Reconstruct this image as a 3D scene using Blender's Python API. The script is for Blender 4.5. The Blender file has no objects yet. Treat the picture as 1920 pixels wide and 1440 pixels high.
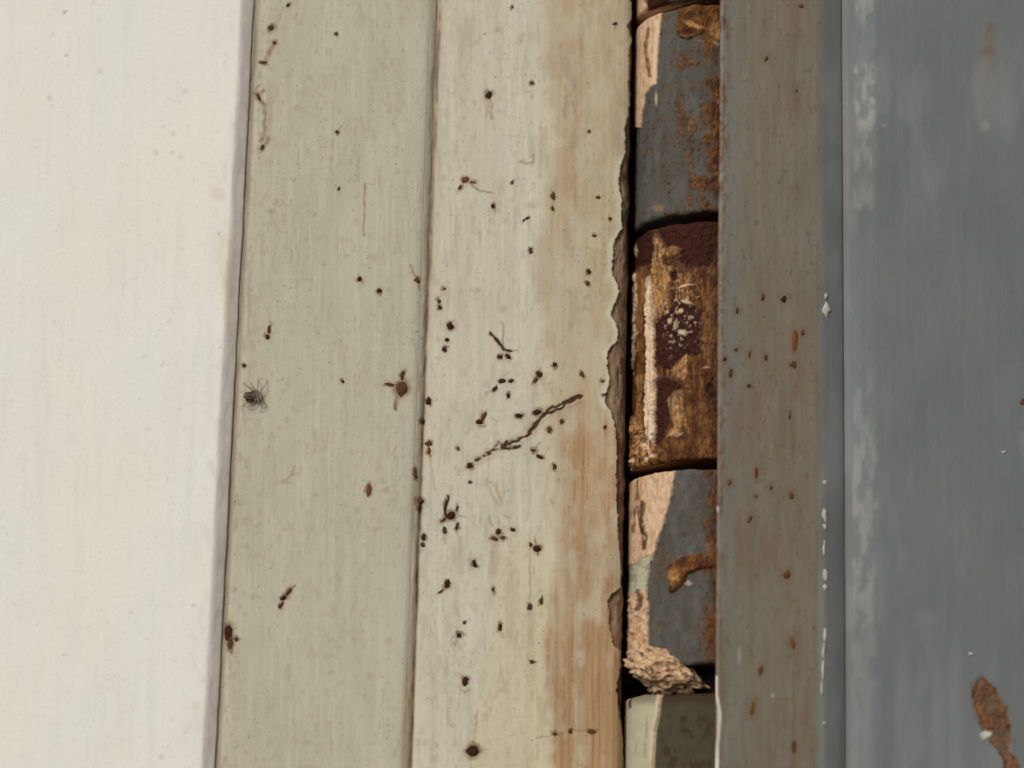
import bpy, bmesh, math, random
import numpy as np
from mathutils import Vector, Matrix

# ------------------------------------------------------------------ camera, sky, sun, exposure
MM = 0.001
F_PX = 4470.0                       # focal length in photo pixels (1920 wide)
TILT, ROLL = math.radians(12.5), math.radians(1.45)
DIST = F_PX * 0.07 * MM             # 0.07 mm per photo pixel at the frame's face
SUN_DIR = Vector((-0.48, -0.75, 0.50)).normalized()      # towards the sun

sc = bpy.context.scene
col = sc.collection
cf = np.array([0, math.cos(TILT), math.sin(TILT)])
r0 = np.array([1.0, 0, 0]); u0 = np.array([0, -math.sin(TILT), math.cos(TILT)])
cr = math.cos(ROLL) * r0 + math.sin(ROLL) * u0
cu = -math.sin(ROLL) * r0 + math.cos(ROLL) * u0
CAM = -cf * DIST
cam_data = bpy.data.cameras.new('camera')
cam = bpy.data.objects.new('camera', cam_data); col.objects.link(cam)
cam.matrix_world = Matrix(((cr[0], cu[0], -cf[0], CAM[0]), (cr[1], cu[1], -cf[1], CAM[1]),
                           (cr[2], cu[2], -cf[2], CAM[2]), (0, 0, 0, 1)))
cam_data.sensor_width = 36.0
cam_data.lens = F_PX / 1920.0 * 36.0
cam_data.clip_start = 0.005; cam_data.clip_end = 100.0
cam_data.dof.use_dof = True
cam_data.dof.focus_distance = DIST
cam_data.dof.aperture_fstop = 16.0
sc.camera = cam

world = bpy.data.worlds.new('World'); sc.world = world; world.use_nodes = True
wn = world.node_tree
sky = wn.nodes.new('ShaderNodeTexSky'); sky.sky_type = 'NISHITA'; sky.sun_disc = False
sky.sun_elevation = math.asin(SUN_DIR.z)
sky.sun_rotation = math.atan2(SUN_DIR.x, SUN_DIR.y)
sky.air_density = 1.0; sky.dust_density = 4.0
bg = wn.nodes['Background']; bg.inputs['Strength'].default_value = 0.11
hs = wn.nodes.new('ShaderNodeHueSaturation'); hs.inputs['Saturation'].default_value = 0.22      # veiled, near white sky
wn.links.new(sky.outputs[0], hs.inputs['Color']); wn.links.new(hs.outputs[0], bg.inputs[0])
sun_data = bpy.data.lights.new('sun', 'SUN'); sun_data.energy = 1.5
sun_data.angle = math.radians(14); sun_data.color = (1.0, 0.95, 0.88)
sun = bpy.data.objects.new('sun', sun_data); col.objects.link(sun)
sun.rotation_euler = SUN_DIR.to_track_quat('Z', 'Y').to_euler()
sc.view_settings.view_transform = 'Standard'; sc.view_settings.look = 'None'
sc.view_settings.gamma = 1.0; sc.view_settings.use_curve_mapping = False
sc.view_settings.exposure = -0.25

# ------------------------------------------------------------------ helpers
def project(X, Y, Z):
    d = np.stack([X - CAM[0], Y - CAM[1], Z - CAM[2]], -1)
    w = d @ cf
    return 960 + F_PX * (d @ cr) / w, 720 - F_PX * (d @ cu) / w

def unproject(px, py, Y):
    d = cf * F_PX + cr * (px - 960) + cu * (720 - py)
    t = (Y - CAM[1]) / d[1]
    return CAM + d * t

def xp(px, Y, py=720): return unproject(px, py, Y)[0]

def _hash(ix, iy, seed):
    n = (ix.astype(np.int64) * 374761393 + iy.astype(np.int64) * 668265263 + seed * 982451653) & 0x7fffffff
    n = ((n ^ (n >> 13)) * 1274126177) & 0x7fffffff
    n = n ^ (n >> 16)
    return (n & 0xffff) / 65535.0

def vn(x, y, seed):
    ix = np.floor(x); iy = np.floor(y); fx = x - ix; fy = y - iy
    fx = fx * fx * (3 - 2 * fx); fy = fy * fy * (3 - 2 * fy)
    a = _hash(ix, iy, seed); b = _hash(ix + 1, iy, seed); c = _hash(ix, iy + 1, seed); d = _hash(ix + 1, iy + 1, seed)
    return (a * (1 - fx) + b * fx) * (1 - fy) + (c * (1 - fx) + d * fx) * fy

def fbm(x, y, seed, octv=4):
    s = 0; a = 0.5; t = 0
    for k in range(octv):
        s = s + a * vn(x, y, seed + 17 * k); t += a; x = x * 2.03; y = y * 2.03; a *= 0.55
    return s / t

def sm(x, a, b):
    t = np.clip((x - a) / (b - a), 0, 1); return t * t * (3 - 2 * t)

def itp(y, pts):
    ys = [p[1] for p in pts]; xs = [p[0] for p in pts]
    return np.interp(y, ys, xs)

def warp(px, py, amp, size, seed):
    return px + (fbm(px / size, py / size, seed, 3) - .5) * 2 * amp, py + (fbm(px / size, py / size, seed + 91, 3) - .5) * 2 * amp

def poly(px, py, pts):
    inside = np.zeros(px.shape, bool)
    n = len(pts)
    for i in range(n):
        x1, y1 = pts[i]; x2, y2 = pts[(i + 1) % n]
        if y1 == y2: continue
        c = ((y1 > py) != (y2 > py)) & (px < (x2 - x1) * (py - y1) / (y2 - y1) + x1)
        inside ^= c
    return inside.astype(float)

def blob(px, py, cx, cy, rx, ry, rot=0, soft=.5):
    """soft elliptical spot, 1 in its middle"""
    out = np.zeros(px.shape)
    m = max(rx, ry) * 1.8
    k = (abs(px - cx) < m) & (abs(py - cy) < m)
    if not k.any(): return out
    dx = px[k] - cx; dy = py[k] - cy; a = math.radians(rot); c, s = math.cos(a), math.sin(a)
    d = np.hypot((dx * c + dy * s) / rx, (-dx * s + dy * c) / ry)
    out[k] = 1 - sm(d, 1 - soft, 1 + soft)
    return out

def stroke(px, py, pts, w, soft=.6):
    out = np.zeros(px.shape)
    xs = [p[0] for p in pts]; ys = [p[1] for p in pts]
    k = (px > min(xs) - 20) & (px < max(xs) + 20) & (py > min(ys) - 20) & (py < max(ys) + 20)
    if not k.any(): return out
    X, Y = px[k], py[k]; best = np.full(X.shape, 1e9)
    for (x1, y1), (x2, y2) in zip(pts[:-1], pts[1:]):
        dx, dy = x2 - x1, y2 - y1
        t = np.clip(((X - x1) * dx + (Y - y1) * dy) / (dx * dx + dy * dy + 1e-9), 0, 1)
        best = np.minimum(best, np.hypot(X - x1 - t * dx, Y - y1 - t * dy))
    out[k] = 1 - sm(best, w * (1 - soft), w * (1 + soft))
    return out

def axis(lo, hi, dlo, dhi, step, coarse):
    """positions: fine between dlo and dhi, coarse outside"""
    a = np.arange(dlo, dhi + 1e-9, step)
    l = np.arange(lo, dlo, coarse); h = np.arange(dhi + coarse, hi + 1e-9, coarse)
    return np.concatenate([l, a, h])

def add_attr(me, name, arr4):
    at = me.attributes.new(name, 'FLOAT_COLOR', 'POINT')
    at.data.foreach_set('color', np.ascontiguousarray(arr4, np.float32).ravel())

def empty(name, loc, label, cat, group=None):
    o = bpy.data.objects.new(name, None); col.objects.link(o); o.location = loc
    o.empty_display_size = 0.005
    tag(o, label, cat, group); return o

def tag(o, label, cat, group=None):
    o['label'] = label; o['category'] = cat; o['kind'] = 'thing'
    if group: o['group'] = group

def put(o, parent):
    if parent is not None:
        o.parent = parent; o.matrix_parent_inverse = Matrix.Translation(-Vector(parent.location))

def make_mesh(name, V, faces4, mat, parent=None, attrs=None, ngons=None, smooth=True):
    me = bpy.data.meshes.new(name)
    nq = len(faces4); ng = ngons or []
    loops = nq * 4 + sum(len(g) for g in ng)
    me.vertices.add(len(V)); me.vertices.foreach_set('co', np.ascontiguousarray(V, np.float32).ravel())
    me.loops.add(loops); me.polygons.add(nq + len(ng))
    li = np.concatenate([np.asarray(faces4, np.int32).ravel()] + [np.asarray(g, np.int32) for g in ng])
    me.loops.foreach_set('vertex_index', li.astype(np.int32))
    ls = np.concatenate([np.arange(nq) * 4, nq * 4 + np.cumsum([0] + [len(g) for g in ng])[:-1]]).astype(np.int32)
    me.polygons.foreach_set('loop_start', ls)
    me.update(calc_edges=True); me.validate()
    me.polygons.foreach_set('use_smooth', np.full(len(me.polygons), smooth))
    if attrs:
        for k, a in attrs.items(): add_attr(me, k, a)
    me.materials.append(mat)
    o = bpy.data.objects.new(name, me); col.objects.link(o); put(o, parent)
    return o

def extrude(name, prof, zs, field, mat, parent=None, fixed=None):
    """closed cross section prof (n x 2, X and Y in metres, counter-clockwise seen from above so the outside is to the
    right) drawn along z; field(px, py, col_index) -> (height in mm, m1, m2) shapes and colours the surface"""
    prof = np.asarray(prof, float); n = len(prof)
    t = np.roll(prof, -1, 0) - np.roll(prof, 1, 0)
    nrm = np.stack([t[:, 1], -t[:, 0]], -1); nrm /= np.linalg.norm(nrm, axis=1)[:, None] + 1e-12
    nz = len(zs)
    X = np.repeat(prof[None, :, 0], nz, 0); Y = np.repeat(prof[None, :, 1], nz, 0); Z = np.repeat(np.asarray(zs)[:, None], n, 1)
    px, py = project(X, Y, Z)
    ci = np.repeat(np.arange(n)[None], nz, 0)
    h, m1, m2 = field(px, py, ci)
    X = X + nrm[None, :, 0] * h * MM; Y = Y + nrm[None, :, 1] * h * MM
    V = np.stack([X, Y, Z], -1).reshape(-1, 3)
    i = np.arange(nz - 1)[:, None] * n; j = np.arange(n)[None]; j2 = (j + 1) % n
    f = np.stack([i + j, i + j2, i + n + j2, i + n + j], -1).reshape(-1, 4)
    caps = [list(range(n))[::-1], list(range((nz - 1) * n, nz * n))]
    return make_mesh(name, V, f, mat, parent, {'m1': m1.reshape(-1, 4), 'm2': m2.reshape(-1, 4)}, caps)

def st4(*a): return np.stack(a, -1)

# ------------------------------------------------------------------ materials
def lin(r, g, b):
    f = lambda c: (c / 255 / 12.92) if c / 255 <= .04045 else ((c / 255 + .055) / 1.055) ** 2.4
    return (f(r), f(g), f(b), 1)

class Mat:
    def __init__(self, name, rough=.6, spec=.35):
        self.m = bpy.data.materials.new(name); self.m.use_nodes = True
        self.t = self.m.node_tree; self.p = self.t.nodes['Principled BSDF']
        self.p.inputs['Roughness'].default_value = rough
        self.p.inputs['Specular IOR Level'].default_value = spec
        self.co = self.t.nodes.new('ShaderNodeTexCoord')
        self.cache = {}
    def n(self, kind): return self.t.nodes.new(kind)
    def link(self, a, b): self.t.links.new(a, b)
    def noise(self, sx, sy, sz, detail=4, rough=.55, seed=0):
        """noise in object space, sizes in mm per cell along x, y, z"""
        mp = self.n('ShaderNodeMapping'); self.link(self.co.outputs['Object'], mp.inputs[0])
        mp.inputs['Scale'].default_value = (1000 / sx, 1000 / sy, 1000 / sz); mp.inputs['Location'].default_value = (seed * 7.3, seed * 3.1, seed * 5.7)
        nz = self.n('ShaderNodeTexNoise'); nz.inputs['Scale'].default_value = 1.0
        nz.inputs['Detail'].default_value = detail; nz.inputs['Roughness'].default_value = rough
        self.link(mp.outputs[0], nz.inputs['Vector']); return nz.outputs['Fac']
    def ramp(self, fac, a, b, va=0.0, vb=1.0):
        r = self.n('ShaderNodeMapRange'); self.link(fac, r.inputs['Value'])
        r.inputs['From Min'].default_value = a; r.inputs['From Max'].default_value = b
        r.inputs['To Min'].default_value = va; r.inputs['To Max'].default_value = vb
        return r.outputs[0]
    def mul(self, a, b):
        m = self.n('ShaderNodeMath'); m.operation = 'MULTIPLY'; m.use_clamp = True
        self.link(a, m.inputs[0])
        if isinstance(b, (int, float)): m.inputs[1].default_value = b
        else: self.link(b, m.inputs[1])
        return m.outputs[0]
    def mask(self, name, ch):
        if name not in self.cache:
            a = self.n('ShaderNodeAttribute'); a.attribute_name = name
            s = self.n('ShaderNodeSeparateColor'); self.link(a.outputs['Color'], s.inputs[0])
            self.cache[name] = [s.outputs[0], s.outputs[1], s.outputs[2], a.outputs['Alpha']]
        return self.cache[name][ch]
    def mix(self, fac, a, b, blend='MIX'):
        m = self.n('ShaderNodeMix'); m.data_type = 'RGBA'; m.blend_type = blend
        if isinstance(fac, (int, float)): m.inputs[0].default_value = fac
        else: self.link(fac, m.inputs[0])
        for s, v in ((6, a), (7, b)):
            if isinstance(v, tuple): m.inputs[s].default_value = v
            else: self.link(v, m.inputs[s])
        return m.outputs[2]
    def done(self, colr, bump=None, dist=.05, strength=.6, rough=None):
        self.link(colr, self.p.inputs['Base Color']) if not isinstance(colr, tuple) else setattr(self.p.inputs['Base Color'], 'default_value', colr)
        if bump is not None:
            b = self.n('ShaderNodeBump'); b.inputs['Strength'].default_value = strength; b.inputs['Distance'].default_value = dist * MM
            self.link(bump, b.inputs['Height']); self.link(b.outputs[0], self.p.inputs['Normal'])
        if rough is not None: self.link(rough, self.p.inputs['Roughness'])
        return self.m

def rust_colour(M, seed=0):
    a = M.noise(.35, .35, .5, 5, .65, seed + 3); b = M.noise(1.2, 1.2, 2.0, 3, .5, seed + 9)
    c = M.mix(M.ramp(a, .35, .65), lin(70, 42, 20), lin(142, 92, 44))
    return M.mix(M.ramp(b, .36, .66, 0, .8), c, lin(58, 32, 18))

def mat_frame():
    M = Mat('weathered cream paint', .65, .14)
    big = M.noise(9, 9, 22, 3, .5, 1); strk = M.noise(.55, .55, 14, 4, .6, 2); fine = M.noise(.22, .22, .3, 3, .6, 4)
    c = M.mix(M.ramp(big, .35, .65), CREAM_A, CREAM_B)
    c = M.mix(M.ramp(strk, .4, .75, 0, .32), c, CREAM_C)
    c = M.mix(M.ramp(fine, .50, .75, 0, .22), c, lin(156, 148, 124))
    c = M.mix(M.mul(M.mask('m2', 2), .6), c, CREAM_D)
    c = M.mix(M.mask('m2', 0), c, lin(203, 190, 148))                                   # yellowed paint
    c = M.mix(M.mask('m1', 0), c, M.mix(M.ramp(strk, .35, .65), lin(184, 153, 115), lin(158, 121, 84)))   # rust wash
    c = M.mix(M.mask('m2', 1), c, lin(136, 115, 92))                                   # grey grime and painted groove shade
    c = M.mix(M.mask('m1', 2), c, lin(60, 33, 17))                                      # dark dirt, plus the darkest of the groove's painted shadow
    bare = M.mix(M.ramp(M.noise(.5, .5, 2.2, 4, .6, 6), .35, .7), lin(112, 90, 70), lin(152, 128, 102))
    c = M.mix(M.mask('m1', 3), c, bare)
    c = M.mix(M.mask('m1', 1), c, rust_colour(M))
    return M.done(c, M.noise(.3, .3, .9, 4, .6, 8), .04, .5)

CREAM_A = lin(183, 178, 155); CREAM_B = lin(191, 186, 164); CREAM_C = lin(200, 196, 178); CREAM_D = lin(222, 216, 196)

def mat_wall():
    M = Mat('white wall paint', .6, .3)
    big = M.noise(14, 14, 30, 3, .5, 1); strk = M.noise(.7, .7, 18, 4, .6, 2); fine = M.noise(.35, .35, .4, 3, .55, 4)
    c = M.mix(M.ramp(big, .35, .65), lin(233, 228, 218), lin(230, 230, 220))
    c = M.mix(M.ramp(strk, .45, .8, 0, .22), c, lin(222, 218, 206))
    c = M.mix(M.ramp(fine, .58, .72, 0, .25), c, lin(190, 182, 166))
    c = M.mix(M.mask('m1', 0), c, lin(220, 202, 190))       # pinkish primer on the edge
    c = M.mix(M.mask('m1', 1), c, lin(224, 208, 168))       # yellowed
    c = M.mix(M.mask('m1', 2), c, lin(126, 110, 96))        # grime
    return M.done(c, M.noise(.5, .5, 1.2, 4, .6, 8), .05, .5)

def mat_knuckle():
    M = Mat('hinge paint and rust', .75, .15)
    g = M.mix(M.ramp(M.noise(1.6, 1.6, 4, 4, .6, 1), .35, .65), lin(76, 71, 62), lin(91, 91, 87))
    g = M.mix(M.ramp(M.noise(.3, .3, .4, 4, .6, 2), .52, .7, 0, .45), g, lin(72, 62, 48))
    c = M.mix(M.mask('m2', 2), g, lin(70, 66, 50))          # olive grey
    cream = M.mix(M.ramp(M.noise(.5, .5, 1.2, 4, .6, 3), .4, .65), lin(210, 180, 148), lin(178, 140, 106))
    c = M.mix(M.mask('m1', 0), c, cream)
    c = M.mix(M.mask('m2', 3), c, lin(176, 172, 146))       # green cream
    c = M.mix(M.mask('m1', 1), c, rust_colour(M, 5))
    c = M.mix(M.mask('m1', 3), c, M.mix(M.ramp(M.noise(.3, .3, 1.2, 4, .6, 7), .35, .65), lin(200, 156, 102), lin(150, 98, 52)))
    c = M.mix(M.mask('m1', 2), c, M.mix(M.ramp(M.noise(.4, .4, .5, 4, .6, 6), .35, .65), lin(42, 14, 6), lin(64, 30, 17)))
    c = M.mix(M.mask('m2', 0), c, lin(218, 190, 158))       # pale bare primer, also a painted glint on one knuckle
    return M.done(c, M.noise(.25, .25, .35, 5, .65, 8), .10, .7)

def mat_door():
    M = Mat('grey door paint', .5, .4)
    big = M.noise(12, 12, 18, 4, .55, 1); strk = M.noise(1.2, 1.2, 16, 4, .55, 2); fine = M.noise(.3, .3, .5, 4, .6, 3)
    c = M.mix(M.ramp(big, .35, .65), lin(101, 104, 102), lin(106, 111, 112))
    c = M.mix(M.ramp(strk, .45, .8, 0, .22), c, lin(122, 127, 128))
    c = M.mix(M.ramp(fine, .5, .75, 0, .3), c, lin(92, 94, 93))
    tan = M.mix(M.ramp(M.noise(.8, .8, 7, 4, .6, 4), .35, .65), lin(117, 108, 90), lin(107, 96, 77))
    c = M.mix(M.mask('m1', 3), c, tan)                      # rusty film over the grey
    c = M.mix(M.mask('m2', 1), c, lin(104, 80, 55))         # orange bleeding
    c = M.mix(M.mask('m1', 0), c, lin(158, 159, 153))       # chalky scuffs
    c = M.mix(M.mask('m1', 2), c, lin(70, 58, 44))
    c = M.mix(M.mask('m1', 1), c, rust_colour(M, 2))
    c = M.mix(M.mask('m2', 0), c, lin(222, 214, 196))       # white paint, also the hinge edge's painted highlight
    return M.done(c, M.noise(.3, .3, .8, 4, .6, 8), .05, .5)

def mat_spot(name, a, b, seed):
    M = Mat(name, .8, .2)
    return M.done(M.mix(M.ramp(M.noise(.2, .2, .2, 4, .6, seed), .35, .65), a, b), M.noise(.12, .12, .12, 3, .6, seed + 1), .05, .6)

M_FRAME = mat_frame(); M_WALL = mat_wall(); M_KNUCKLE = mat_knuckle(); M_DOOR = mat_door()
SPOT = {'k': mat_spot('dark rust scab', lin(38, 18, 8), lin(70, 36, 18), 1),
        'd': mat_spot('dark dirt speck', lin(58, 44, 30), lin(82, 64, 44), 2),
        'b': mat_spot('brown rust', lin(100, 66, 34), lin(72, 44, 22), 3),
        'o': mat_spot('orange rust', lin(122, 78, 38), lin(92, 56, 26), 4),
        'g': mat_spot('grey dirt', lin(140, 130, 108), lin(120, 108, 86), 5),
        'w': mat_spot('white paint chip', lin(188, 183, 168), lin(166, 162, 148), 6),
        'v': mat_spot('mauve mildew', lin(168, 146, 124), lin(150, 128, 108), 7)}

# ------------------------------------------------------------------ setting out (depths in mm, smaller is nearer)
Y_WALL, Y_OUT, Y_IN = -1.7, -0.7, 0.0          # wall face, outer band, inner band of the frame
Y_STRIP, Y_DOOR = -8.4, -7.2                    # door's edge strip and face
Y_AX = 4.0                                      # hinge pin
def Zp(py, px=960, Y=0.0): return unproject(px, py, Y * MM)[2]
def X_(px, Y): return xp(px, Y * MM)
ZLO, ZHI = Zp(1440 + 420), Zp(-420)
DZ0, DZ1 = Zp(1475), Zp(-35)
PXM = 0.07 * MM
def zaxis(step): return axis(ZLO, ZHI, DZ0, DZ1, step * PXM, 12 * PXM)

def fine_line(pts, step):
    """resample a polyline [(px, depth)] to about step px"""
    out = []
    for (a, ya), (b, yb) in zip(pts[:-1], pts[1:]):
        L = math.hypot(b - a, (yb - ya) / .07); k = max(1, int(L / step))
        for q in range(k): out.append((a + (b - a) * q / k, ya + (yb - ya) * q / k))
    out.append(pts[-1]); return out

def to_xy(pts): return [(X_(a, y), y * MM) for a, y in pts]

def arc(cx, cy, r, a0, a1, n):
    """px-space arc: r in px, depths in mm"""
    return [(cx + r * math.sin(math.radians(a0 + (a1 - a0) * k / n)), cy - r * .07 * math.cos(math.radians(a0 + (a1 - a0) * k / n))) for k in range(n + 1)]

# ------------------------------------------------------------------ wall at the left
def wall_field(px, py, ci):
    wob = (fbm(py / 160, px * 0, 3, 3) - .5)
    h = (fbm(px / 9, py / 160, 11, 3) - .5) * .03 + (fbm(px / 70, py / 90, 12, 2) - .5) * .12
    side = sm(px, 414 - (py - 720) * .0525, 420 - (py - 720) * .0525)
    h = h + side * (fbm(px / 30, py / 46, 21, 4) - .5) * .24
    yel = blob(px, py, 420, 490, 12, 70, 0, .5) * .35 + blob(px, py, 425, 560, 7, 60, 0, .5) * .4
    d = np.zeros(px.shape)
    for x, y, r, s in ((121, 22, 4, .9), (125, 103, 4, .5), (187, 134, 6, .3), (92, 185, 6, .35), (175, 3, 4, .4), (325, 251, 6, .35),
                       (292, 285, 5, .35), (322, 286, 5, .35), (339, 295, 4, .4), (408, 437, 4, .7), (347, 172, 6, .25), (100, 66, 4, .3),
                       (306, 239, 4, .35), (318, 602, 5, .3), (270, 669, 5, .3), (305, 684, 5, .3), (280, 804, 5, .35), (415, 650, 3, .5),
                       (246, 1147, 4, .4), (362, 1136, 4, .45), (121, 1228, 5, .35), (302, 1418, 5, .45), (346, 1372, 5, .3), (382, 1279, 4, .4), (202, 1168, 4, .3)):
        d = np.maximum(d, blob(*warp(px, py, 4, 7, 36), x, y, r * .8, r * .8, 0, .6) * s * .7)
    pink = blob(px, py, 407, 364, 15, 12, 20, .4) * .5 + blob(px, py, 366, 1322, 9, 8, 0, .4) * .4 + blob(px, py, 372, 1345, 10, 25, 0, .6) * .25
    d = np.maximum(d, sm(fbm(px / 7, py / 9, 31, 3), .72, .86) * .12); d = np.maximum(d, sm(fbm(px / 9, py / 150, 34, 4), .52, .8) * .05)
    d = np.maximum(d, sm(px, 360 - (py - 720) * .0525, 412 - (py - 720) * .0525) * sm(fbm(px / 14, py / 40, 35, 4), .5, .75) * .13)
    d = np.maximum(d, side * sm(fbm(px / 6, py / 60, 33, 3), .55, .8) * .15)
    return h, st4(np.clip(side * .5 + pink, 0, 1), yel, d, d * 0), st4(d * 0, d * 0, d * 0, d * 0)

prof = fine_line([(-60, Y_WALL), (412, Y_WALL)], 4) + fine_line([(415, Y_WALL + .03), (418, Y_WALL + .12), (422, Y_WALL + .24), (434, Y_WALL + 0.76), (440, Y_WALL + 1.04), (441, 1.0)], 2.5) + [(441, 14)]
prof = [(a, Y_WALL) for a in np.arange(-700, -60, 40)] + prof + [(-700, 14)]
wall = extrude('wall', to_xy(prof), zaxis(3.0), wall_field, M_WALL)
tag(wall, 'off-white painted wall with a thick pinkish edge beside the cream frame', 'wall')

# ------------------------------------------------------------------ door frame
EDGE = [(1186, -60), (1183, 0), (1184, 35), (1176, 48), (1184, 75), (1180, 100), (1179, 150), (1181, 200), (1174, 240), (1173, 290), (1164, 312), (1161, 335), (1163, 358), (1168, 372), (1165, 400), (1168, 428), (1160, 440),
        (1153, 456), (1150, 475), (1148, 500), (1149, 516), (1157, 530), (1162, 545), (1160, 556), (1150, 575), (1146, 587), (1153, 602), (1160, 620), (1158, 640), (1146, 650), (1139, 665),
        (1139, 690), (1144, 710), (1142, 725), (1135, 740), (1136, 756), (1145, 770), (1152, 790), (1156, 806), (1157, 830), (1157, 900), (1158, 950), (1160, 1000), (1165, 1050), (1164, 1102),
        (1146, 1115), (1141, 1127), (1143, 1160), (1147, 1200), (1154, 1212), (1166, 1220), (1165, 1250), (1161, 1270), (1157, 1292), (1160, 1330), (1167, 1366), (1169, 1400), (1171, 1500)]
CRACK = [(1087, 744), (1072, 752), (1052, 757), (1034, 768), (1014, 782), (1000, 802), (984, 818), (966, 826), (948, 834), (930, 838), (914, 852), (890, 863)]

# spots: x, y, half width, half height, turn, kind
SP_OUT = [(508, 52, 7, 5, -30, 'b'), (515, 80, 5, 4, 0, 'd'), (493, 117, 9, 3, 0, 'b'), (540, 9, 6, 3, -35, 'b'), (512, 19, 5, 3, 0, 'g'), (630, 63, 4, 4, 0, 'd'), (558, 199, 4, 6, 20, 'g'), (631, 247, 5, 4, 0, 'd'),
          (635, 354, 3, 4, 0, 'd'), (519, 377, 5, 6, 25, 'g'), (508, 397, 6, 5, 0, 'v'), (610, 497, 4, 3, 0, 'g'), (674, 523, 5, 6, 0, 'k'), (711, 546, 6, 5, 0, 'k'),
          (505, 617, 4, 9, 8, 'b'), (501, 632, 5, 5, 0, 'k'), (467, 514, 4, 4, 0, 'g'), (480, 617, 5, 3, 30, 'g'), (458, 686, 5, 4, 0, 'd'), (643, 715, 4, 4, 0, 'd'), (538, 786, 4, 4, 0, 'g'),
          (753, 728, 14, 15, 0, 'b'), (754, 704, 5, 11, 8, 'b'), (730, 721, 12, 4, 12, 'b'), (692, 917, 6, 13, 5, 'o'), (725, 921, 4, 6, -20, 'g'), (551, 888, 5, 4, -20, 'v'), (534, 904, 9, 4, 0, 'g'),
          (532, 1121, 7, 6, 0, 'k'), (541, 1110, 4, 10, 35, 'b'), (527, 1135, 4, 9, 20, 'b'), (429, 1187, 9, 18, 0, 'k'), (432, 1206, 6, 14, 0, 'b'), (443, 1198, 4, 4, 0, 'd'), (485, 985, 5, 3, 0, 'g'), (464, 974, 8, 3, 0, 'g'),
          (684, 1214, 4, 4, 0, 'g'), (620, 1258, 4, 4, 0, 'g'), (423, 1351, 3, 7, -10, 'g'), (782, 525, 6, 6, 0, 'b'), (492, 277, 4, 6, 20, 'b'), (484, 180, 4, 9, -30, 'b')]
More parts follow.
